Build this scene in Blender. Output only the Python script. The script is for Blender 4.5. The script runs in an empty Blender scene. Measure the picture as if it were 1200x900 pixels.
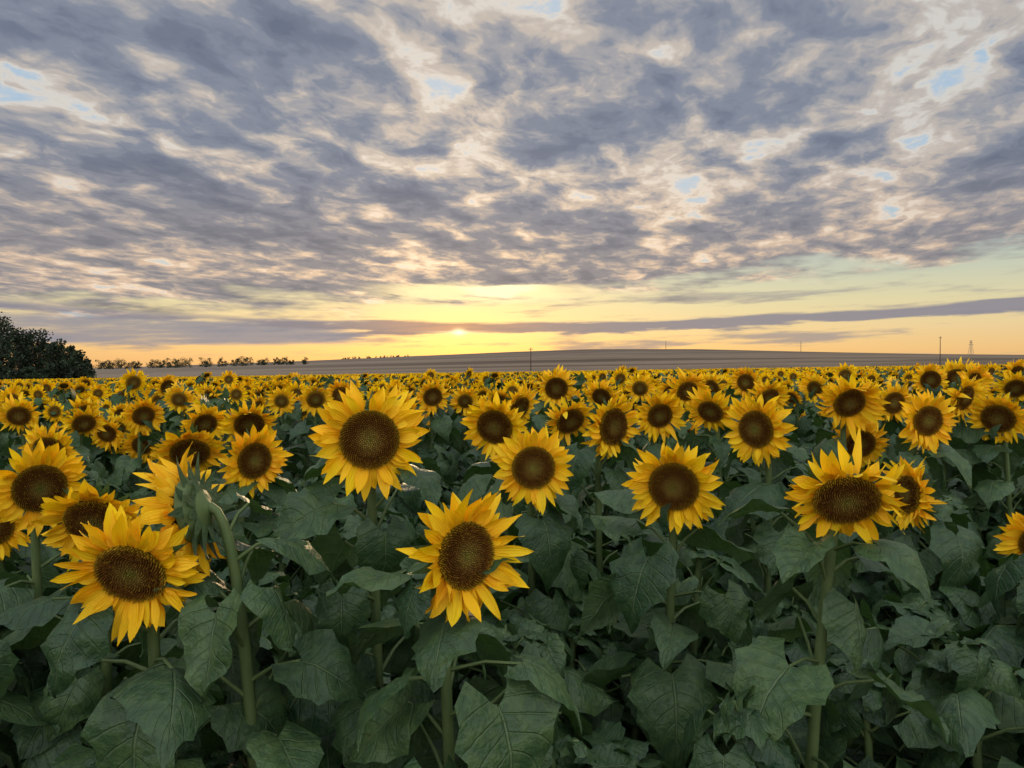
import bpy, math, random
import numpy as np
from mathutils import Vector, Matrix

scene = bpy.context.scene
scene.view_settings.view_transform = 'Standard'
scene.view_settings.look = 'None'
scene.view_settings.exposure = 0
CAMZ = 1.85
F = 866.0
rng = np.random.default_rng(7)
R = math.radians

# ------------------------------------------------------------------ camera
cam = bpy.data.cameras.new("camera")
cam.lens = 26.0; cam.sensor_width = 36.0; cam.clip_end = 20000; cam.clip_start = 0.02
camo = bpy.data.objects.new("camera", cam)
camo.location = (0, 0, CAMZ)
camo.rotation_euler = (R(90 - 1.2), 0, 0)
scene.collection.objects.link(camo)
scene.camera = camo

# ------------------------------------------------------------------ node helper
class S:
    nt = None
    def __init__(s, k): s.k = k
    @staticmethod
    def m(op, a, b=None, c=None, clamp=False):
        n = S.nt.nodes.new('ShaderNodeMath'); n.operation = op; n.use_clamp = clamp
        for i, v in enumerate((a, b, c)):
            if v is None: continue
            if isinstance(v, S): S.nt.links.new(v.k, n.inputs[i])
            else: n.inputs[i].default_value = v
        return S(n.outputs[0])
    def __add__(a, b): return S.m('ADD', a, b)
    __radd__ = __add__
    def __sub__(a, b): return S.m('SUBTRACT', a, b)
    def __rsub__(a, b): return S.m('SUBTRACT', b, a)
    def __mul__(a, b): return S.m('MULTIPLY', a, b)
    __rmul__ = __mul__
    def __truediv__(a, b): return S.m('DIVIDE', a, b)
    def __neg__(a): return S.m('MULTIPLY', a, -1.0)
def sstep(v, a, b, o0=0.0, o1=1.0):
    n = S.nt.nodes.new('ShaderNodeMapRange'); n.interpolation_type = 'SMOOTHSTEP'
    S.nt.links.new(v.k, n.inputs[0])
    n.inputs[1].default_value = a; n.inputs[2].default_value = b
    n.inputs[3].default_value = o0; n.inputs[4].default_value = o1
    return S(n.outputs[0])
def gauss(v): return S.m('EXPONENT', -(v * v))
def comb(x, y, z=0.0):
    n = S.nt.nodes.new('ShaderNodeCombineXYZ')
    for i, v in enumerate((x, y, z)):
        if isinstance(v, S): S.nt.links.new(v.k, n.inputs[i])
        else: n.inputs[i].default_value = v
    return S(n.outputs[0])
def noise(vec, scale, detail=6, rough=.55, dist=0.0):
    n = S.nt.nodes.new('ShaderNodeTexNoise')
    if vec is not None: S.nt.links.new(vec.k, n.inputs['Vector'])
    n.inputs['Scale'].default_value = scale; n.inputs['Detail'].default_value = detail
    n.inputs['Roughness'].default_value = rough; n.inputs['Distortion'].default_value = dist
    return S(n.outputs[0])
def ramp(v, stops, interp='LINEAR'):
    n = S.nt.nodes.new('ShaderNodeValToRGB'); cr = n.color_ramp; cr.interpolation = interp
    while len(cr.elements) < len(stops): cr.elements.new(0.5)
    for e, (p, c) in zip(cr.elements, stops):
        e.position = p; e.color = (c[0], c[1], c[2], 1)
    S.nt.links.new(v.k, n.inputs[0])
    return S(n.outputs[0])
def mix(f, a, b, mode='MIX'):
    n = S.nt.nodes.new('ShaderNodeMix'); n.data_type = 'RGBA'; n.blend_type = mode
    n.clamp_factor = True
    for idx, v in ((0, f), (6, a), (7, b)):
        if isinstance(v, S): S.nt.links.new(v.k, n.inputs[idx])
        elif idx == 0: n.inputs[0].default_value = v
        else: n.inputs[idx].default_value = (v[0], v[1], v[2], 1)
    return S(n.outputs[2])
def vscale(c, f):
    n = S.nt.nodes.new('ShaderNodeVectorMath'); n.operation = 'SCALE'
    if isinstance(c, S): S.nt.links.new(c.k, n.inputs[0])
    else: n.inputs[0].default_value = c
    if isinstance(f, S): S.nt.links.new(f.k, n.inputs[3])
    else: n.inputs[3].default_value = f
    return S(n.outputs[0])
def vadd(a, b):
    n = S.nt.nodes.new('ShaderNodeVectorMath'); n.operation = 'ADD'
    S.nt.links.new(a.k, n.inputs[0]); S.nt.links.new(b.k, n.inputs[1])
    return S(n.outputs[0])

# ------------------------------------------------------------------ world / sky
SUN_AZ, SUN_EL = -4.1, 2.9
w = bpy.data.worlds.new("World"); scene.world = w; w.use_nodes = True
try: w.cycles.sampling_method = 'NONE'
except Exception as e: print(e)
nt = w.node_tree; nt.nodes.clear(); S.nt = nt
tc = nt.nodes.new('ShaderNodeTexCoord')
sep = nt.nodes.new('ShaderNodeSeparateXYZ'); nt.links.new(tc.outputs['Generated'], sep.inputs[0])
X, Y, Z = S(sep.outputs[0]), S(sep.outputs[1]), S(sep.outputs[2])
az = S.m('ARCTAN2', X, Y) * 57.2958
rr = S.m('SQRT', X * X + Y * Y)
el = S.m('ARCTAN2', Z, rr) * 57.2958
zc = S.m('MAXIMUM', Z, 0.0) + 0.10
PX, PY = X / zc, Y / zc
ca, sa = math.cos(R(20)), math.sin(R(20))
QX = PX * ca - PY * sa
QY = PX * sa + PY * ca
wn = nt.nodes.new('ShaderNodeTexNoise'); nt.links.new(comb(QX, QY, 3.1).k, wn.inputs['Vector'])
wn.inputs['Scale'].default_value = 4.0; wn.inputs['Detail'].default_value = 2
wxs = nt.nodes.new('ShaderNodeSeparateColor'); nt.links.new(wn.outputs['Color'], wxs.inputs[0])
wa = (S(wxs.outputs[0]) - 0.5) * 0.20; wb = (S(wxs.outputs[1]) - 0.5) * 0.20
n1 = noise(comb(QX, QY * 0.55, 0.0), 2.0, 6, .57)
n2 = noise(comb(QX, QY * .7, 7.7), 0.8, 1, .5)
n3 = noise(comb(QX + wa, (QY + wb) * .7, 2.2), 7.0, 4, .58)
vo = nt.nodes.new('ShaderNodeTexVoronoi'); vo.feature = 'SMOOTH_F1'; vo.voronoi_dimensions = '2D'
nt.links.new(comb((QX + wa * 1.3), (QY + wb * 1.3) * .62, 0.0).k, vo.inputs['Vector'])
vo.inputs['Scale'].default_value = 4.6; vo.inputs['Smoothness'].default_value = .9
vd = S(vo.outputs['Distance'])
d = n1 * 0.46 + n2 * 0.22 + n3 * 0.32 + (0.42 - vd) * 0.08 * sstep(el, 7, 15, .2, 1.0)
open_ = gauss((az + 31) / 9) * gauss((el - 18) / 5) * .035 + gauss((az - 4) / 14) * gauss((el - 26) / 3) * .018 \
      + gauss((az - 30) / 10) * gauss((el - 10) / 3) * .03
t = (d - open_ - 0.345) / 0.27
cloud = ramp(t, [(0.0, (.27, .48, .68)), (.13, (.36, .51, .66)), (.24, (.58, .585, .575)), (.36, (.46, .435, .42)), (.48, (.32, .335, .375)),
                 (.62, (.215, .25, .325)), (.82, (.155, .19, .265)), (1.0, (.125, .16, .235))], 'EASE')
warm = sstep(el, 17, 6)
cloud = mix(warm * 0.9, cloud, mix(1.0, cloud, (1.36, 1.08, .85), 'MULTIPLY'))
sd = (math.sin(R(SUN_AZ)) * math.cos(R(SUN_EL)), math.cos(R(SUN_AZ)) * math.cos(R(SUN_EL)), math.sin(R(SUN_EL)))
dot = X * sd[0] + Y * sd[1] + Z * sd[2]
ang = S.m('ARCCOSINE', S.m('MINIMUM', dot, 1.0)) * 57.2958
g_wide = S.m('EXPONENT', ang * (-1 / 16.0))
g_mid = S.m('EXPONENT', ang * (-1 / 10.0))
thin = sstep(t, .60, .18)
cloud = vadd(cloud, vscale((.70, .41, .12), g_wide * (thin * .85 + .15)))
base = ramp(el / 30.0, [(0.0, (.88, .48, .19)), (.05, (.94, .60, .25)), (.10, (.90, .68, .35)), (.16, (.79, .71, .42)),
                        (.22, (.63, .66, .49)), (.32, (.43, .55, .56)), (.6, (.3, .46, .62)), (1.0, (.25, .42, .62))])
side = sstep(S.m('ABSOLUTE', az + 4.0), 12, 50)
base = mix(side * .5, base, mix(1.0, base, (.88, .90, .98), 'MULTIPLY'))
base = vadd(base, vscale((.30, .17, .0), g_mid))
sky = nt.nodes.new('ShaderNodeTexSky'); sky.sky_type = 'NISHITA'; sky.sun_disc = False
sky.sun_elevation = R(SUN_EL); sky.sun_rotation = R(SUN_AZ)
base = mix(.10, base, vscale(S(sky.outputs[0]), .12))
az_r, el_r = az * (1 / 57.3), el * (1 / 57.3)
ne = noise(comb(az_r * 4.0, el_r * 22.0, 1.3), 1.6, 4, .6)
edge = 5.6 + az * 0.05
m_up = sstep(el - edge + (ne - 0.5) * 8.0, -0.8, 1.2)
ns = noise(comb(az_r * 3.2, (el_r - az_r * .03) * 34.0, 9.3), 1.5, 5, .62)
cl = 3.12 + (az * az) * .0009
s1 = gauss((el - cl + (ns - .5) * 1.6) / 0.44)
s1 = sstep(s1 * sstep(az, -20, -6, .55, 1.0) * (ns * 1.3 + .25), .22, .60)
bank = sstep(el, 1.1, 2.0) * sstep(el, 4.2, 3.2) * sstep(az, -4, -17)
s2 = sstep(bank * (ns * 1.6), .36, .8)
s3 = sstep(ns, .50, .66) * sstep(el, .6, 1.5) * sstep(el, 7.5, 4.5) * .7
scol = mix(g_mid * .6, (.26, .25, .30), (.52, .31, .14))
band = mix(s3, base, scol)
band = mix(s2 * .85, band, (.27, .27, .325))
band = mix(s1 * .92, band, scol)
col = mix(m_up, band, cloud)
# ragged break in the cloud just above the sun, lit from behind
br = noise(comb(az_r * 5.0, (el_r + az_r * .05) * 40.0, 4.4), 1.5, 5, .62)
gold = gauss((az + 2.6) / 8.0) * gauss((el - 5.7 - (br - .5) * 3.5) / .85)
col = mix(sstep(gold, .12, .75) * sstep(br, .34, .50), col, (1.25, .98, .50))
gold2 = gauss((az + 1.0) / 3.6) * gauss((el - 6.15 - (br - .5) * 2.5) / .45)
col = mix(sstep(gold2, .2, .8) * .9, col, (1.4, 1.15, .68))
veil = sstep(ns, .66, .40)
sun = gauss((az - SUN_AZ) / .46) * gauss((el - SUN_EL + .10) / .24)
sun = sun + gauss((az - SUN_AZ) / 2.2) * gauss((el - SUN_EL + .10) / .10) * .45
halo = gauss((az - SUN_AZ) / 5.5) * gauss((el - SUN_EL + .2) / 1.4) * (veil * .7 + .3)
col = vadd(col, vscale((1.4, 1.0, .45), sun))
col = vadd(col, vscale((.34, .09, .0), halo))
boost = sstep(el, 30, 55) * 2.5 + sstep(Y, 0.15, -0.5) * sstep(el, -2, 6) * 3.5  # added brightness in the unseen overhead and rear sky, lights flowers and leaves
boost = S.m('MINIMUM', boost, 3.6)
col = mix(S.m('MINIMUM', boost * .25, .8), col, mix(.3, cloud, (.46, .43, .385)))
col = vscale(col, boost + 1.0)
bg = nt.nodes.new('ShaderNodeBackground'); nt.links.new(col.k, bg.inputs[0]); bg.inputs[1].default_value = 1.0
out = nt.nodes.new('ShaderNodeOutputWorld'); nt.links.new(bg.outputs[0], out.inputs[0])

sl = bpy.data.lights.new("sun", 'SUN'); sl.energy = 1.7; sl.angle = R(8); sl.color = (1, .68, .36)
so = bpy.data.objects.new("sun", sl); scene.collection.objects.link(so)
so.rotation_euler = Vector(sd).to_track_quat('Z', 'Y').to_euler()
so.location = (0, 0, 30)

# ------------------------------------------------------------------ materials
def newmat(name):
    m = bpy.data.materials.new(name); m.use_nodes = True
    m.node_tree.nodes.clear(); S.nt = m.node_tree
    return m
def attr(name, o='Color'):
    n = S.nt.nodes.new('ShaderNodeAttribute'); n.attribute_name = name; return S(n.outputs[o])
def pbsdf(col, rough=.6, spec=.3, bump=None, bstr=.3, bdist=.01):
    p = S.nt.nodes.new('ShaderNodeBsdfPrincipled')
    if isinstance(col, S): S.nt.links.new(col.k, p.inputs['Base Color'])
    else: p.inputs['Base Color'].default_value = (*col, 1)
    if isinstance(rough, S): S.nt.links.new(rough.k, p.inputs['Roughness'])
    else: p.inputs['Roughness'].default_value = rough
    p.inputs['Specular IOR Level'].default_value = spec
    if bump is not None:
        b = S.nt.nodes.new('ShaderNodeBump'); b.inputs['Strength'].default_value = bstr
        b.inputs['Distance'].default_value = bdist
        S.nt.links.new(bump.k, b.inputs['Height']); S.nt.links.new(b.outputs[0], p.inputs['Normal'])
    return p
def finish(p, trans=None, tf=.3):
    o = S.nt.nodes.new('ShaderNodeOutputMaterial')
    if trans is None: S.nt.links.new(p.outputs[0], o.inputs[0]); return
    tr = S.nt.nodes.new('ShaderNodeBsdfTranslucent')
    S.nt.links.new(trans.k, tr.inputs[0])
    mx = S.nt.nodes.new('ShaderNodeMixShader'); mx.inputs[0].default_value = tf
    S.nt.links.new(p.outputs[0], mx.inputs[1]); S.nt.links.new(tr.outputs[0], mx.inputs[2])
    S.nt.links.new(mx.outputs[0], o.inputs[0])
def diffuse(col):
    p = S.nt.nodes.new('ShaderNodeBsdfDiffuse')
    if isinstance(col, S): S.nt.links.new(col.k, p.inputs[0])
    else: p.inputs[0].default_value = (*col, 1)
    return p
def obj_random():
    n = S.nt.nodes.new('ShaderNodeObjectInfo'); return S(n.outputs['Random'])
def sepxyz(v):
    n = S.nt.nodes.new('ShaderNodeSeparateXYZ'); S.nt.links.new(v.k, n.inputs[0])
    return S(n.outputs[0]), S(n.outputs[1]), S(n.outputs[2])

def petal_mat(name, detail):
    m = newmat(name)
    c = attr('tint')
    if detail:
        lu, lv, _ = sepxyz(attr('luv', 'Vector'))
        stri = S.m('SINE', lu * 13.0)
        c = mix(sstep(stri, -.2, 1.0) * .20, c, mix(1.0, c, (.88, .76, .5), 'MULTIPLY'))
        finish(pbsdf(c, .6, .2, stri, .3, .0015), mix(1.0, c, (1, .92, .6), 'MULTIPLY'), .28)
    else:
        finish(diffuse(c), c, .25)
    return m
MP = petal_mat("petal", True); MPF = petal_mat("petal_far", False)
MD = newmat("disc_florets")
finish(diffuse(attr('tint')))

def leaf_mat(name, detail):
    m = newmat(name)
    lu, lv, lr = sepxyz(attr('luv', 'Vector'))
    geo = S.nt.nodes.new('ShaderNodeNewGeometry')
    lc = mix(lr, (.021, .054, .018), (.056, .104, .034))
    lc = mix(obj_random() * .5, lc, mix(1.0, lc, (.68, .76, .82), 'MULTIPLY'))
    if detail:
        au = S.m('ABSOLUTE', lu)
        mid = sstep(au, .050, .012)
        fr = S.m('FRACT', (lv - au * .30) * 6.5 + .1)
        sv = sstep(S.m('ABSOLUTE', fr - .5), .09, .015) * sstep(au, 1.0, .55, .2, 1.0)
        vein = S.m('MAXIMUM', mid, sv * .6)
        nz = noise(S(geo.outputs['Position']), 30, 3, .65)
        lc = mix(sstep(nz, .35, .65), mix(1.0, lc, (.70, .78, .86), 'MULTIPLY'), mix(1.0, lc, (1.25, 1.15, 1.08), 'MULTIPLY'))
        lc = mix(vein * .48, lc, (.12, .17, .075))
        lc = mix(sstep(nz, .68, .74) * .5, lc, (.14, .11, .04))
        hgt = nz * 1.5 - vein * .8
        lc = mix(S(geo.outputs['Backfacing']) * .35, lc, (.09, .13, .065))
        finish(pbsdf(lc, .46, .32, hgt, .8, .008), mix(1.0, lc, (1.1, 1.6, .5), 'MULTIPLY'), .14)
    else:
        finish(pbsdf(lc, .6, .2))
    return m
ML = leaf_mat("leaf", True); MLF = leaf_mat("leaf_far", False)
MS = newmat("stem")
sn = noise(None, 30, 2)
finish(pbsdf(mix(sn, (.06, .10, .03), (.11, .15, .05)), .6, .25))
MATS = [MP, MD, ML, MS]; MATS_FAR = [MPF, MD, MLF, MS]

# ------------------------------------------------------------------ mesh builder
_fc = {}
def gridfaces(nu, nv):
    k = (nu, nv)
    if k not in _fc:
        i, j = np.meshgrid(np.arange(nu - 1), np.arange(nv - 1), indexing='ij')
        a = (i * nv + j).ravel()
        _fc[k] = np.stack([a, a + nv, a + nv + 1, a + 1], 1)
    return _fc[k]
class MB:
    def __init__(s): s.v = []; s.q = []; s.m = []; s.c = []; s.u = []; s.n = 0
    def add(s, v, f, mi, col, uv=None):
        v = np.asarray(v, float); f = np.asarray(f)
        s.v.append(v); s.q.append(f + s.n); s.m.append(np.full(len(f), mi)); s.n += len(v)
        col = np.asarray(col, float)
        if col.ndim == 1: col = np.tile(col, (len(v), 1))
        s.c.append(col)
        s.u.append(np.zeros((len(v), 3)) if uv is None else uv)
    def merge(s, o, M, off):
        s.add(np.concatenate(o.v) @ M + off, np.concatenate(o.q), 0, np.concatenate(o.c), np.concatenate(o.u))
        s.m[-1] = np.concatenate(o.m)
    def mesh(s, name, mats=None):
        v = np.concatenate(s.v); q = np.concatenate(s.q); m = np.concatenate(s.m)
        me = bpy.data.meshes.new(name)
        me.vertices.add(len(v)); me.vertices.foreach_set('co', v.ravel().astype(np.float32))
        me.loops.add(len(q) * 4); me.loops.foreach_set('vertex_index', q.ravel().astype(np.int32))
        me.polygons.add(len(q)); me.polygons.foreach_set('loop_start', np.arange(0, len(q) * 4, 4, dtype=np.int32))
        me.polygons.foreach_set('material_index', m.astype(np.int32))
        me.polygons.foreach_set('use_smooth', np.ones(len(q), bool))
        me.update(calc_edges=True)
        a = me.attributes.new('tint', 'FLOAT_COLOR', 'POINT')
        c = np.concatenate(s.c); c = np.concatenate([c, np.ones((len(c), 1))], 1)
        a.data.foreach_set('color', c.ravel().astype(np.float32))
        a = me.attributes.new('luv', 'FLOAT_VECTOR', 'POINT')
        a.data.foreach_set('vector', np.concatenate(s.u).ravel().astype(np.float32))
        for x in (mats or MATS): me.materials.append(x)
        return me
def frame(zdir, roll=0.0):
    z = np.array(zdir, float); z /= np.linalg.norm(z)
    up = np.array([0, 0, 1.0]) if abs(z[2]) < .95 else np.array([0, 1.0, 0])
    x = np.cross(up, z); x /= np.linalg.norm(x); y = np.cross(z, x)
    c, s_ = math.cos(roll), math.sin(roll)
    return np.stack([c * x + s_ * y, -s_ * x + c * y, z], 0)
def tube(mb, pts, rad, sides, mi, col):
    pts = np.asarray(pts, float); n = len(pts)
    rad = np.broadcast_to(rad, (n,))
    tn = np.gradient(pts, axis=0); tn /= np.linalg.norm(tn, axis=1, keepdims=True) + 1e-9
    ref = np.array([.31, .95, .05]) if abs(tn[0][2]) > .5 else np.array([0, 0, 1.0])
    vs = []
    for p, t_, r in zip(pts, tn, rad):
        a = np.cross(t_, ref); a /= np.linalg.norm(a) + 1e-9; b = np.cross(t_, a)
        th = np.linspace(0, 2 * math.pi, sides + 1)
        vs.append(p + r * (np.cos(th)[:, None] * a + np.sin(th)[:, None] * b))
    mb.add(np.concatenate(vs), gridfaces(n, sides + 1), mi, col)

def petal(mb, M, c0, th, r0, L, W, lift, curl, twist, z0, col, nu, nv):
    s = np.linspace(0, 1, nu)[:, None]; t_ = np.linspace(-1, 1, nv)[None, :]
    prof = np.interp(s, [0, .2, .45, .7, .88, 1], [.5, .85, 1, .78, .40, .02])
    wv_ = rng.uniform(-.22, .22)
    a = twist * s
    yy = t_ * W * prof
    x = r0 + L * s * (1 - .22 * abs(curl)) + 0 * t_
    z = z0 + L * (lift * s + curl * s * s)
    z = z + rng.uniform(.2, .6) * W * (t_ ** 2) * prof * (1 - .3 * s)
    y = yy * np.cos(a) + wv_ * L * s * s
    z = z + yy * np.sin(a) + .18 * W * np.sin(s * 8 + th * 5) * t_
    co, si = math.cos(th), math.sin(th)
    loc = np.stack([(x * co - y * si).ravel(), (x * si + y * co).ravel(), (z + 0 * x).ravel()], 1)
    uv = np.stack([(t_ + 0 * s).ravel(), (s + 0 * t_).ravel(), 0 * (s + 0 * t_).ravel()], 1)
    sc = s + 0 * t_
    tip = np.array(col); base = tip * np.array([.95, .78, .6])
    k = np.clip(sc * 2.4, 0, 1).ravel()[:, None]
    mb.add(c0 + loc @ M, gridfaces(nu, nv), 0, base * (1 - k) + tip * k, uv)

def head(mb, c0, f, Rh, lod, tidy=False):
    c0 = np.array(c0, float)
    M = frame(f, rng.uniform(0, 6.28))
    rd = Rh * rng.uniform(.47, .56)
    dome = rng.uniform(.12, .26)
    if lod == 0: nl, nu, nv = [(25, 0), (23, 1), (14, 2)], 7, 5
    elif lod == 1: nl, nu, nv = [(20, 0), (17, 1)], 4, 3
    else: nl, nu, nv = [(16, 0)], 3, 2
    messy = rng.uniform(.7, 1.6)
    hl = rng.uniform(-.15, .32)
    sag = rng.uniform(0, 6.28); sagk = rng.uniform(0, .4)
    yb = rng.uniform(0, 1)
    for n, layer in nl:
        off = rng.uniform(0, 6.28)
        for i in range(n):
            if lod == 0 and rng.random() < .04: continue
            th = off + 2 * math.pi * (i + rng.uniform(-.40, .40)) / n
            L = (Rh - rd * .9) * rng.uniform(.80, 1.16) * (1.04, .95, .70)[layer]
            W = Rh * rng.uniform(.082, .122) * (1.0, 1.12, 2.0)[lod] * (1, 1, .8)[layer]
            lift = rng.normal((-.02, .18, .42)[layer] + hl, .16 * messy) + sagk * math.cos(th - sag)
            curl = rng.normal((-.05, -.02, .0)[layer], .26 * messy)
            if rng.random() < .05: curl += rng.choice([-1, 1]) * .8
            g = rng.uniform(.52, .64) - .05 * yb; b = rng.uniform(.003, .015)
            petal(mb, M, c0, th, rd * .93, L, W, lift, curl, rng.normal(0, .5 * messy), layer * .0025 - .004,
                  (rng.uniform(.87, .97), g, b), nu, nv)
    kd = rng.uniform(.75, 1.15); gr = rng.uniform(0, 1)
    def dcol(rho):
        c_ = np.stack([np.interp(rho, [0, .25, .42, .62, .82, .93, 1], v) for v in
                       ([.160 - .03 * gr, .145, .108, .078, .105, .18, .30], [.115 + .03 * gr, .096, .056, .032, .047, .096, .185], [.024, .020, .012, .007, .008, .009, .012])], -1)
        return c_ * kd
    nr, na = ((7, 33) if lod == 0 else (4, 13) if lod == 1 else (2, 8))
    rho = np.linspace(0.02, 1, nr)[:, None] * np.ones((1, na)); th = np.linspace(0, 2 * math.pi, na)[None, :] * np.ones((nr, 1))
    def dz(q): return rd * dome * (1 - q ** 2) - rd * .12 * np.exp(-(q / .3) ** 2) + .004
    loc = np.stack([(rd * rho * np.cos(th)).ravel(), (rd * rho * np.sin(th)).ravel(), dz(rho).ravel()], 1)
    mb.add(c0 + loc @ M, gridfaces(nr, na)[:, ::-1], 1, dcol(rho.ravel() * (1 if lod < 2 else .8)) * (.6 if lod == 0 else .8))
    if lod == 0:
        N = 700; i = np.arange(1, N); q = np.sqrt(i / N); ta = i * 2.39996
        sz = rd / math.sqrt(N) * 1.05
        cx, cy, cz = rd * q * np.cos(ta), rd * q * np.sin(ta), dz(q)
        hh = sz * np.interp(q, [0, .35, .6, 1], [.9, .8, 1.6, 2.6]) * rng.uniform(.5, 1.5, len(i))
        V = []
        for k in range(4):
            a = ta + k * math.pi / 2
            V.append(np.stack([cx + sz * np.cos(a), cy + sz * np.sin(a), cz - .001], 1))
        for k in range(4):
            a = ta + k * math.pi / 2
            V.append(np.stack([cx * 1.03 + .38 * sz * np.cos(a), cy * 1.03 + .38 * sz * np.sin(a), cz + hh], 1))
        V = np.stack(V, 1)
        fq = np.array([[0, 1, 5, 4], [1, 2, 6, 5], [2, 3, 7, 6], [3, 0, 4, 7], [4, 5, 6, 7]])
        FQ = (np.arange(len(i))[:, None, None] * 8 + fq[None]).reshape(-1, 4)
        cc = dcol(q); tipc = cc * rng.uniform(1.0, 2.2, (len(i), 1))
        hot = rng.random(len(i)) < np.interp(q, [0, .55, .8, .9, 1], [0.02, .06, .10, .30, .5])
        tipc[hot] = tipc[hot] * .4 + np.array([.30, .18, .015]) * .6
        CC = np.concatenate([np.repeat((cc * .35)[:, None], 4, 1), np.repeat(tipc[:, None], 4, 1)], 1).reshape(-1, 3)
        mb.add(c0 + V.reshape(-1, 3) @ M, FQ, 1, CC)
    if lod < 2:
        prof = [(1.0, -.004), (1.02, -.012), (.75, -.026), (.3, -.036), (.10, -.045)]
        na = 17 if lod == 0 else 9
        th = np.linspace(0, 2 * math.pi, na)
        V = np.concatenate([np.stack([rd * p * np.cos(th), rd * p * np.sin(th), np.full(na, zz)], 1) for p, zz in prof])
        mb.add(c0 + V @ M, gridfaces(5, na), 3, (.1, .15, .05))
        nb = 26 if lod == 0 else 9
        for i in range(nb):
            th = 2 * math.pi * (i + rng.uniform(-.3, .3)) / nb
            s = np.linspace(0, 1, 4)[:, None]; t_ = np.linspace(-1, 1, 3)[None, :]
            pr = np.interp(s, [0, .3, 1], [1, .9, .02]) * rd * .17
            L = rd * rng.uniform(.6, 1.05); rb = .85 if i % 2 else .55
            x = rd * rb + L * s + 0 * t_; y = t_ * pr
            z = (-.018 if i % 2 else -.032) + rng.uniform(-.55, -.05) * L * s * s + .006 * s + 0 * t_
            co, si = math.cos(th), math.sin(th)
            loc = np.stack([(x * co - y * si).ravel(), (x * si + y * co).ravel(), z.ravel()], 1)
            uv = np.stack([(t_ + 0 * s).ravel() * .9, (s * .3 + 0 * t_).ravel(), np.full(12, 1.0)], 1)
            mb.add(c0 + loc @ M, gridfaces(4, 3), 2, (.1, .15, .05), uv)

def leaf(mb, p, az_, tilt, L, lod, roll=0.0):
    nu, nv = ((11, 9) if lod == 0 else (6, 5) if lod == 1 else (3, 3))
    s = np.linspace(0, 1, nu)[:, None]; t_ = np.linspace(-1, 1, nv)[None, :]
    hw = L * rng.uniform(.40, .52) * np.interp(s, [0, .06, .18, .3, .5, .7, .88, 1], [.50, .80, .98, 1, .84, .52, .20, .01])
    at = np.abs(t_)
    x = s * L - L * .28 * at ** 1.4 * (1 - s) ** 3
    ser = 1
    if lod == 0: ser = 1 + (.04 + .05 * rng.random((nu, 1))) * ((np.arange(nu) % 2) * 2 - 1)[:, None] * (at > .9)
    y = t_ * hw * ser
    droop = rng.uniform(.15, 1.15); fold = rng.uniform(-.2, .55); ph = rng.uniform(0, 6.28); fr = rng.uniform(6, 13)
    z = -droop * L * s ** 2 * .75 + fold * at * hw - .6 * at ** 2.2 * hw * rng.uniform(.1, 1.1)
    z = z + rng.uniform(.03, .10) * L * np.sin(s * fr + ph + t_ * 2.2) * at + .03 * L * np.sin(s * 17 + ph * 2 + t_ * 3) * at
    if lod == 0: z = z + rng.normal(0, .010 * L, z.shape)
    y = y + rng.uniform(-.14, .14) * L * s * s
    x = x * (1 - .2 * droop * s)
    x, y, z = [(q + 0 * s + 0 * t_).ravel() for q in (x, y, z)]
    cr, sr = math.cos(roll), math.sin(roll); y, z = y * cr - z * sr, y * sr + z * cr
    ct, st = math.cos(tilt), math.sin(tilt); x, z = x * ct - z * st, x * st + z * ct
    ca_, sa_ = math.cos(az_), math.sin(az_)
    V = np.stack([x * ca_ - y * sa_, x * sa_ + y * ca_, z], 1) + p
    uv = np.stack([(t_ + 0 * s).ravel(), (s + 0 * t_).ravel(), np.full(nu * nv, rng.random())], 1)
    mb.add(V, gridfaces(nu, nv), 2, (.1, .15, .05), uv)

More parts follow.
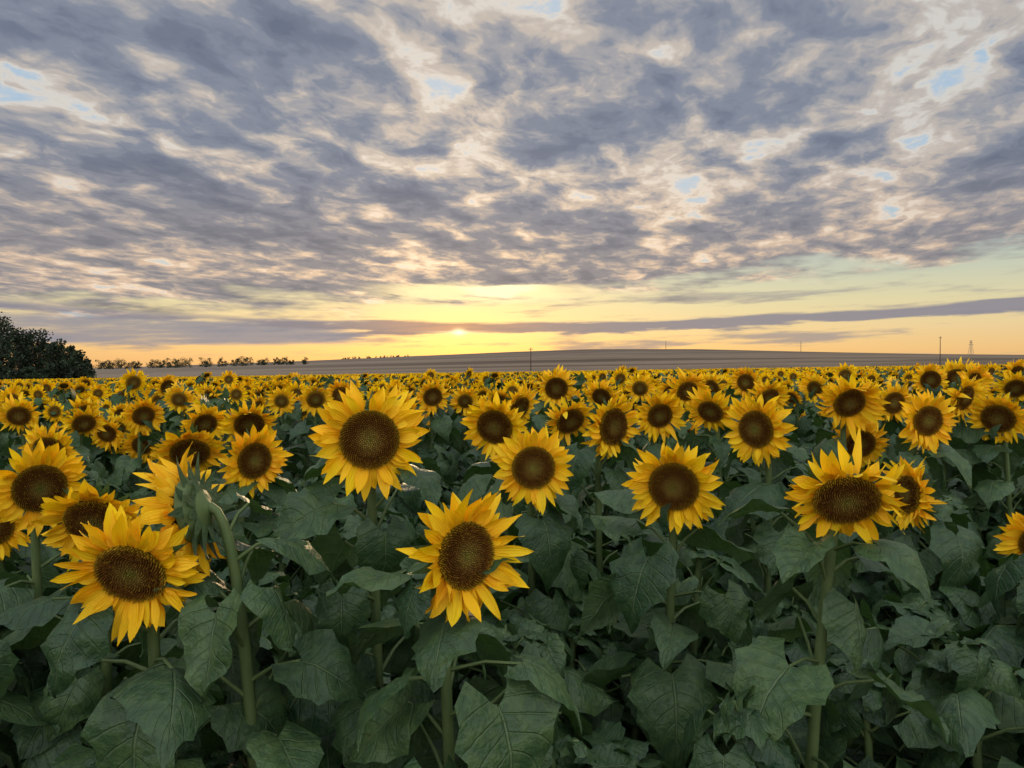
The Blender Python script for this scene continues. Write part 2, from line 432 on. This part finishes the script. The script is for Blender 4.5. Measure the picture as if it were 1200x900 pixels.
def plant(hp, f, Rh, lod, has_head=True, nleaf=15, leaf_top=.93, keep=None, leaf_scale=1.0, u0=.30, sideb=.05):
    mb = MB(); hp = np.array(hp, float); f = np.array(f, float); f /= np.linalg.norm(f)
    B0 = np.zeros(3); B3 = hp - f * .04
    B1 = np.array([rng.uniform(-sideb, sideb), rng.uniform(-.03, .03), hp[2] * .5])
    B2 = hp - f * .13 + np.array([0, 0, -.02]) if has_head else hp + np.array([0, 0, -.2])
    if has_head: B2[2] = min(B2[2], hp[2] - .01) + .03
    n = (16, 9, 4)[lod]
    def bz(u):
        u = np.asarray(u)[..., None]
        return (1 - u) ** 3 * B0 + 3 * (1 - u) ** 2 * u * B1 + 3 * (1 - u) * u * u * B2 + u ** 3 * B3
    us = np.linspace(u0 if lod == 2 else 0, 1, n)
    pts = bz(us)
    tube(mb, pts, np.interp(us, [0, .8, .95, 1], [.016, .011, .009, .012]), (8, 5, 3)[lod], 3, (.1, .15, .05))
    phi = rng.uniform(0, 6.28)
    for i in range(nleaf):
        u = u0 + (leaf_top - u0) * (i + rng.uniform(-.2, .2)) / (nleaf - 1)
        u = min(u, leaf_top)
        b = bz(u)
        phi += 2.4 + rng.uniform(-.3, .3)
        k = i / (nleaf - 1)
        Lp = np.interp(k, [0, .7, 1], [.16, .13, .06]) * rng.uniform(.7, 1.3)
        L = np.interp(k, [0, .5, .85, 1], [.215, .19, .14, .085]) * rng.uniform(.68, 1.2) * leaf_scale
        up = rng.uniform(.1, .95)
        dirh = np.array([math.cos(phi), math.sin(phi), 0])
        e = b + dirh * Lp * math.cos(up) + np.array([0, 0, Lp * math.sin(up)])
        if keep is not None and not keep(e + dirh * L * .5, L): continue
        if lod < 2:
            mid_ = (b + e) / 2 + np.array([0, 0, .012])
            tube(mb, [b, mid_, e], [.005, .004, .0035], 5 if lod == 0 else 3, 3, (.1, .15, .05))
        leaf(mb, e, phi + rng.uniform(-.4, .4), rng.uniform(-1.15, .15), L, lod, rng.normal(0, .32))
    if has_head: head(mb, hp, f, Rh, lod)
    else:
        for k in range(5):
            a = rng.uniform(0, 6.28); leaf(mb, pts[-1], a, rng.uniform(.1, .9), rng.uniform(.06, .11), lod, 0)
    return mb

def ground_z(x, y):
    return .015 * np.clip(x, -220, 220) - .004 * np.clip(y - 20, 0, 140)
def facing(yaw, pitch):
    return np.array([math.sin(yaw) * math.cos(pitch), -math.cos(yaw) * math.cos(pitch), math.sin(pitch)])

# ------------------------------------------------------------------ the near sunflowers
H = [(433, 515, 136, 3, -6), (545, 652, 162, 38, 4), (152, 672, 160, -20, -26), (110, 612, 122, -14, -30),
     (45, 572, 108, 18, -10), (222, 600, 150, -110, -14), (297, 540, 82, 34, -4), (222, 530, 84, 6, -38),
     (625, 548, 99, 6, -6), (580, 500, 80, -14, -20), (718, 500, 80, 42, -4), (790, 570, 112, -8, -12),
     (773, 487, 62, 14, -18), (993, 585, 136, 6, -36), (1066, 580, 86, -62, 4), (1008, 520, 69, 14, -22),
     (887, 503, 88, -34, -4), (995, 472, 74, 16, -28), (1087, 493, 75, 26, -8), (1170, 490, 66, -20, -24),
     (652, 455, 50, 0, -16), (805, 458, 52, 20, -26), (125, 508, 45, -14, -20), (168, 487, 49, 18, -24),
     (166, 522, 46, -16, -22), (58, 528, 66, -20, -24), (292, 497, 66, 6, -34), (240, 497, 56, 20, -26),
     (668, 493, 62, 24, -32), (370, 468, 40, 8, -20), (705, 465, 44, -18, -24), (833, 482, 64, -26, -34),
     (1047, 472, 50, 24, -12), (1130, 466, 60, 52, -16), (1222, 640, 92, -10, -6), (507, 465, 42, 12, -18),
     (470, 478, 50, -30, -26), (-12, 618, 90, 0, -6), (22, 487, 48, 0, -24), (98, 496, 50, 18, -32),
     (750, 455, 38, -6, -16), (608, 478, 58, 44, -26), (1190, 455, 44, 0, -28), (330, 470, 36, 0, -16),
     (900, 466, 50, 28, -30), (955, 455, 38, -26, -18), (545, 470, 38, 0, -18), (210, 468, 36, 0, -18), (1230, 520, 60, 0, -6),
     (1140, 447, 46, 38, -14)]
heroes = []
for (cx, cy, sz, yw, pt) in H:
    D = rng.uniform(.245, .265)
    dd = F * D / sz
    hx = (cx - 600) / F * dd; hz = CAMZ - (cy - 432) / F * dd
    tow = -math.atan2(hx, dd)
    yaw = .75 * tow + R(yw)
    heroes.append((hx, dd, hz, D / 2, facing(yaw, R(pt))))
HA = np.array([(h[0], h[1], h[2], h[3]) for h in heroes])
def clear_heads(P, L):
    d_ = P[1]
    if d_ < .35: return False
    sx, sz_ = P[0] / d_, (P[2] - CAMZ) / d_
    hx, hz = HA[:, 0] / HA[:, 1], (HA[:, 2] - CAMZ) / HA[:, 1]
    rad = (HA[:, 3] * .72) / HA[:, 1] + .30 * L / d_
    hit = ((sx - hx) ** 2 + (sz_ - hz) ** 2 < rad ** 2) & (d_ < HA[:, 1] + .02)
    return not hit.any()

for hi, (hx, hy, hz, Rh, f) in enumerate(heroes):
    rng = np.random.default_rng(100 + hi)
    fh = np.array([f[0], f[1]])
    bx, by = hx - fh[0] * .14 + rng.uniform(-.07, .07), hy - fh[1] * .14 + rng.uniform(-.02, .06)
    gz = float(ground_z(bx, by))
    base = np.array([bx, by, gz])
    lod = 0 if hy < 5.2 else 1
    mb = plant(np.array([hx, hy, hz]) - base, f, Rh, lod, True, 24, .86,
               keep=lambda P, L: clear_heads(P + base, L), leaf_scale=1.05)
    me = mb.mesh("sunflower")
    o = bpy.data.objects.new("sunflower", me); o.location = base
    scene.collection.objects.link(o)
rng = np.random.default_rng(11)

# ------------------------------------------------------------------ instanced field
varcol = bpy.data.collections.new("sunflower_plants")
groups = {}
idx = 0
def var(kind, n, fn, mats=None):
    global idx
    groups[kind] = []
    for i in range(n):
        nm = "plant_%03d" % idx
        varcol.objects.link(bpy.data.objects.new(nm, fn().mesh(nm, mats))); groups[kind].append(idx); idx += 1
def vp(lod, nleaf, **kw):
    def g():
        h = rng.uniform(1.30, 1.65)
        f = facing(R(rng.normal(0, 30)), R(rng.uniform(-50, 4)))
        return plant((f[0] * .1, f[1] * .1, h), f, rng.uniform(.085, .140), lod, True, nleaf, .88, **kw)
    return g
var('hi', 12, vp(0, 15))
var('mid', 14, vp(1, 10, u0=.45), MATS_FAR)
def odd():
    f = facing(R(rng.uniform(80, 260)), R(rng.uniform(-30, 30)))
    return plant((f[0] * .1, f[1] * .1, rng.uniform(1.4, 1.62)), f, .115, 1, True, 12, .93)
var('odd', 4, odd)
var('fill', 12, lambda: plant((rng.uniform(-.05, .05), rng.uniform(-.05, .05), rng.uniform(1.08, 1.32)), (0, 0, 1), .1, 0, False, 19, .96, u0=.38))
PW = 3.0
def patch(sp):
    def g():
        mb = MB()
        nn = int(PW / sp)
        for i in range(nn):
            for j in range(nn):
                h = rng.uniform(1.38, 1.63)
                if rng.random() < .07: f = facing(R(rng.uniform(80, 280)), 0)
                else: f = facing(R(rng.normal(0, 28)), R(rng.uniform(-44, 4)))
                p = plant((f[0] * .1, f[1] * .1, h), f, rng.uniform(.10, .14), 2, True, 7, .95, leaf_scale=1.5, u0=.6)
                mb.merge(p, np.eye(3), np.array([(i + .5 + rng.uniform(-.4, .4)) * sp - PW / 2, (j + .5 + rng.uniform(-.4, .4)) * sp - PW / 2, 0]))
        return mb
    return g
var('patch', 7, patch(.5), MATS_FAR)
var('patchfar', 4, patch(.75), MATS_FAR)

pos, vi, rot, scl = [], [], [], []
def put(x, y, kind, rz, s):
    pos.append((x, y, float(ground_z(x, y)) - .01)); vi.append(int(rng.choice(groups[kind]))); rot.append((rng.normal(0, .03), rng.normal(0, .03), rz)); scl.append(s)
for y in np.arange(1.0, 5.6, .275):
    for x in np.arange(-6, 6, .275):
        xx, yy = x + rng.uniform(-.12, .12), y + rng.uniform(-.12, .12)
        if abs(xx) > .95 * yy + 1.2: continue
        if math.hypot(xx, yy) < 1.10: continue
        put(xx, yy, 'fill', rng.uniform(0, 6.28), rng.uniform(.82, 1.06) if yy > 1.6 else rng.uniform(.74, .92))
def scatter(y0, y1, sp, kmap, wmul=.86, wadd=2):
    y = y0
    while y < y1:
        for x in np.arange(-wmul * y - wadd, wmul * y + wadd, sp):
            xx, yy = x + rng.uniform(-.48, .48) * sp, y + rng.uniform(-.48, .48) * sp
            if min((HA[:, 0] - xx) ** 2 + (HA[:, 1] - yy) ** 2) < .05: continue
            if yy < 8:
                sx = xx / yy
                hitm = (abs(HA[:, 0] / HA[:, 1] - sx) < (HA[:, 3] + .10) / HA[:, 1]) & (HA[:, 1] > yy)
                if hitm.any():
                    put(xx, yy, 'fill', rng.uniform(0, 6.28), 1.0); continue
            k = kmap(yy)
            if rng.random() < .07: k = 'odd'
            put(xx, yy, k, R(rng.normal(0, 14)) - .45 * math.atan2(xx, yy), min(rng.normal(1.0, .06), 1.12))
        y += sp
scatter(4.3, 16, .47, lambda y: 'hi' if y < 7.5 else 'mid')
def patches(y0, y1, kind):
    y = y0 + PW / 2
    while y < y1:
        for x in np.arange(-.86 * y - 3, .86 * y + 3, PW):
            pos.append((x, y, float(ground_z(x, y)) - .01)); vi.append(int(rng.choice(groups[kind])))
            rot.append((0, -math.atan(.015), rng.normal(0, .05))); scl.append(rng.uniform(.99, 1.03))
        y += PW
patches(16, 61, 'patch'); patches(61, 158, 'patchfar')
N = len(pos); print("instances", N)

me = bpy.data.meshes.new("sunflower_field")
me.vertices.add(N); me.vertices.foreach_set('co', np.array(pos, np.float32).ravel())
a = me.attributes.new('vi', 'INT', 'POINT'); a.data.foreach_set('value', np.array(vi, np.int32))
a = me.attributes.new('rt', 'FLOAT_VECTOR', 'POINT'); a.data.foreach_set('vector', np.array(rot, np.float32).ravel())
a = me.attributes.new('sc', 'FLOAT', 'POINT'); a.data.foreach_set('value', np.array(scl, np.float32))
fo = bpy.data.objects.new("sunflower_field", me); scene.collection.objects.link(fo)
ng = bpy.data.node_groups.new("scatter", 'GeometryNodeTree')
ng.interface.new_socket("Geometry", in_out='INPUT', socket_type='NodeSocketGeometry')
ng.interface.new_socket("Geometry", in_out='OUTPUT', socket_type='NodeSocketGeometry')
gi = ng.nodes.new('NodeGroupInput'); go = ng.nodes.new('NodeGroupOutput')
ci = ng.nodes.new('GeometryNodeCollectionInfo'); ci.inputs['Collection'].default_value = varcol
ci.inputs['Separate Children'].default_value = True; ci.inputs['Reset Children'].default_value = True
ip = ng.nodes.new('GeometryNodeInstanceOnPoints'); ip.inputs['Pick Instance'].default_value = True
def na(nm, ty):
    n = ng.nodes.new('GeometryNodeInputNamedAttribute'); n.data_type = ty; n.inputs['Name'].default_value = nm
    return [o for o in n.outputs if o.enabled][0]
ng.links.new(gi.outputs[0], ip.inputs['Points']); ng.links.new(ci.outputs[0], ip.inputs['Instance'])
ng.links.new(na('vi', 'INT'), ip.inputs['Instance Index'])
er = ng.nodes.new('FunctionNodeEulerToRotation'); ng.links.new(na('rt', 'FLOAT_VECTOR'), er.inputs[0])
ng.links.new(er.outputs[0], ip.inputs['Rotation']); ng.links.new(na('sc', 'FLOAT'), ip.inputs['Scale'])
ng.links.new(ip.outputs[0], go.inputs[0])
md = fo.modifiers.new("scatter", 'NODES'); md.node_group = ng

# ------------------------------------------------------------------ ground and hill
def gridobj(name, xs, ys, zf, mat):
    mb = MB()
    XX, YY = np.meshgrid(xs, ys, indexing='ij'); ZZ = zf(XX, YY)
    mb.add(np.stack([XX.ravel(), YY.ravel(), ZZ.ravel()], 1), gridfaces(len(xs), len(ys)), 0, (.1, .1, .1))
    o = bpy.data.objects.new(name, mb.mesh(name, [mat])); scene.collection.objects.link(o); return o
MG = newmat("soil")
g = S.nt.nodes.new('ShaderNodeNewGeometry'); gp = S(g.outputs['Position'])
n_ = noise(gp, 1.5, 5, .65)
finish(pbsdf(mix(n_, (.016, .017, .009), (.038, .032, .019)), .95, .1, n_, .6, .05))
xs = np.concatenate([[-6000, -3000, -1200, -600], np.linspace(-220, 220, 45), [600, 1200, 3000, 6000]])
ys = np.concatenate([[-3000, -500, -100], np.linspace(-20, 160, 37), [300, 800, 2500, 8000]])
gridobj("ground", xs, ys, lambda x, y: ground_z(x, y), MG)

MH = newmat("stubble_field")
g = S.nt.nodes.new('ShaderNodeNewGeometry'); hx_, hy_, hz_ = sepxyz(S(g.outputs['Position']))
b1 = noise(comb(hx_ * .0022, hy_ * .013, 0), 1.0, 6, .58, .4)
b2 = noise(comb(hx_ * .02, hy_ * .05, 4), 1.0, 5, .6)
b3 = noise(comb(hx_ * .05, (hy_ + hx_ * .12) * .35, 4), 1.0, 3, .6)
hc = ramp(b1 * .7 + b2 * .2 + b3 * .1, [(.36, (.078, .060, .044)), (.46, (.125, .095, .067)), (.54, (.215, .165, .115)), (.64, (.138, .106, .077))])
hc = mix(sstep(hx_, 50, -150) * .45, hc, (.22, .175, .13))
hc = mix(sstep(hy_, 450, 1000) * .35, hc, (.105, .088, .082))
finish(diffuse(hc))
tk = [-1.4, -.9, -.7, -.57, -.42, -.28, -.14, 0, .1, .25, .46, .7, .95, 1.4]
hk = [-6, -5, -4, -1, 4, 9, 15, 20, 22.5, 22.5, 19, 16, 12, 8]
YC = 950.0
def hill_z(x, y):
    crest = np.interp(x / YC, tk, hk) / F * YC + CAMZ
    k = np.clip((y - 156) / (YC - 156), 0, 1) ** 1.25
    g0 = ground_z(x, y)
    z = g0 - .25 + (crest - g0) * k + .5 * np.sin(x * .011 + y * .006) * k
    return z - np.clip(y - YC, 0, None) * .03
ys = np.concatenate([np.linspace(156, 950, 90), np.linspace(970, 1300, 12)])
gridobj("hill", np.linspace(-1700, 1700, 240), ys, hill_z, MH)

# ------------------------------------------------------------------ trees
MF = newmat("tree_foliage")
finish(pbsdf(attr('tint'), .7, .15))
MT = newmat("bark")
finish(pbsdf((.04, .03, .022), .9, .1))
def leafcards(mb, C, size, col):
    n = len(C)
    a = rng.normal(size=(n, 3)); a /= np.linalg.norm(a, axis=1, keepdims=True)
    b = rng.normal(size=(n, 3)); b -= a * (a * b).sum(1, keepdims=True); b /= np.linalg.norm(b, axis=1, keepdims=True)
    s = size * rng.uniform(.6, 1.4, (n, 1))
    V = np.stack([C - a * s, C + b * s * .6, C + a * s, C - b * s * .6], 1).reshape(-1, 3)
    mb.add(V, np.arange(n * 4).reshape(n, 4), 0, np.repeat(col, 4, 0))
def tree(mb, p, h, wd, n, size, clumps=14, low=.12, dark=1.0):
    p = np.array(p, float)
    lean = rng.uniform(-.04, .04) * h
    tube(mb, [p, p + [lean * .4, 0, h * .35], p + [lean, 0, h * .85]], [h * .022, h * .016, h * .004], 6, 1, (.05, .04, .03))
    Cs = []
    for i in range(clumps):
        k = (i + .5) / clumps
        rr_ = wd * .5 * math.sin(math.pi * min(.97, .12 + .82 * k) ** .8) * rng.uniform(.2, 1.0)
        a = rng.uniform(0, 6.28)
        c_ = p + np.array([math.cos(a) * rr_ + lean * k, math.sin(a) * rr_, h * (low + (1 - low) * k * .93)])
        Cs.append(c_)
        st = p + np.array([lean * k, 0, max(h * .12, (c_[2] - p[2]) * .7)])
        tube(mb, [st, (st + c_) / 2 + [0, 0, .02 * h], c_], [h * .007, h * .005, h * .002], 4, 1, (.05, .04, .03))
    per = n // clumps
    for c_ in Cs:
        rad = wd * rng.uniform(.15, .26)
        q = rng.normal(size=(per, 3)); q /= np.linalg.norm(q, axis=1, keepdims=True)
        q *= (rng.random((per, 1)) ** .45) * rad; q[:, 2] *= .8
        sh = rng.uniform(.6, 1.4) * dark
        col = np.array([.018, .029, .013]) * sh * rng.uniform(.7, 1.4, (per, 1)) * np.ones((per, 3))
        leafcards(mb, c_ + q, size, col)
mb = MB()
for i in range(38):
    tt = -.580 - .33 * (i / 37.0) + rng.uniform(-.005, .005)
    y = rng.uniform(118, 142); x = tt * y
    hgt = np.interp(-tt, [.575, .60, .635, .67, .70, .9], [5.6, 8.8, 10.2, 11.6, 13.8, 16]) * rng.uniform(.88, 1.08)
    tree(mb, (x, y, float(ground_z(x, y)) - .3), hgt, hgt * rng.uniform(.5, .7), 1700, .23, 18, .03, 1.0)
for i in range(30):
    tt = -.570 - .33 * (i / 29.0); y = 114 + rng.uniform(-2, 3); x = tt * y
    tree(mb, (x, y, float(ground_z(x, y)) - .2), rng.uniform(3.0, 5.0), 4.0, 600, .22, 8, .02, 1.0)
o = bpy.data.objects.new("tree_grove", mb.mesh("tree_grove", [MF, MT])); scene.collection.objects.link(o)

mb = MB()
x_px = 100.0
while x_px < 362:
    y = 520 + rng.uniform(-15, 15); x = (x_px - 600) / F * y
    hh = rng.uniform(4.0, 7.4) * (1 if x_px < 300 else .8)
    tree(mb, (x, y, float(hill_z(x, y)) - .2), hh, hh * rng.uniform(.9, 1.4), 380, .27, 9, .08, 1.1)
    x_px += rng.uniform(2.0, 4.6) if rng.random() < .9 else rng.uniform(8, 14)
for k in range(26):
    x_px = rng.uniform(395, 480); y = 900; x = (x_px - 600) / F * y
    tree(mb, (x, y, float(hill_z(x, y)) - .3), rng.uniform(1.6, 3.2), 4, 60, .4, 4, .1)
o = bpy.data.objects.new("distant_tree_row", mb.mesh("distant_tree_row", [MF, MT])); scene.collection.objects.link(o)

# ------------------------------------------------------------------ poles, pylon
MW = newmat("weathered_wood"); finish(pbsdf((.06, .05, .045), .9, .1))
MM = newmat("galvanised_steel"); finish(pbsdf((.16, .16, .17), .6, .4))
def pole(px, y, h, arm=True, r=.14):
    x = (px - 600) / F * y; z = float(hill_z(x, y)) if y > 158 else float(ground_z(x, y))
    mb = MB()
    tube(mb, [(0, 0, -.5), (0, 0, h * .5), (0, 0, h)], [r, r * .85, r * .65], 8, 0, (.1, .1, .1))
    if arm:
        tube(mb, [(-.5, 0, h - .5), (0, 0, h - .5), (.5, 0, h - .5)], .05, 4, 0, (.1, .1, .1))
        for q in (-.45, 0, .45):
            tube(mb, [(q, 0, h - .5), (q, 0, h - .38), (q, 0, h - .25)], [.04, .06, .03], 6, 0, (.1, .1, .1))
    o = bpy.data.objects.new("utility_pole", mb.mesh("utility_pole", [MW])); o.location = (x, y, z)
    scene.collection.objects.link(o)
pole(622, 190, 7.5); pole(1101, 240, 9.5); pole(780, 930, 11, False, .3); pole(938, 930, 13, False, .3)
mb = MB(); h = 17.0; xx = (1137 - 600) / F * 900
def leg(z): return 2.0 * (1 - z / h) + .35
for sx in (-1, 1):
    for sy in (-1, 1):
        tube(mb, [(sx * leg(z), sy * leg(z), z) for z in (0, h / 2, h)], .13, 4, 0, (.1, .1, .1))
lv = np.linspace(0, h, 8)
for a_, b_ in zip(lv[:-1], lv[1:]):
    for sy in (-1, 1):
        tube(mb, [(-leg(a_), sy * leg(a_), a_), (0, sy * leg((a_ + b_) / 2), (a_ + b_) / 2), (leg(b_), sy * leg(b_), b_)], .07, 4, 0, (.1, .1, .1))
        tube(mb, [(leg(a_), sy * leg(a_), a_), (0, sy * leg((a_ + b_) / 2), (a_ + b_) / 2), (-leg(b_), sy * leg(b_), b_)], .07, 4, 0, (.1, .1, .1))
for z, L in ((h * .72, 3.4), (h * .86, 2.8), (h, 2.2)):
    tube(mb, [(-L, 0, z), (0, 0, z + .3), (L, 0, z)], .15, 4, 0, (.1, .1, .1))
o = bpy.data.objects.new("electricity_pylon", mb.mesh("electricity_pylon", [MM]))
o.location = (xx, 900, float(hill_z(xx, 900)) - .3); scene.collection.objects.link(o)
print("done")
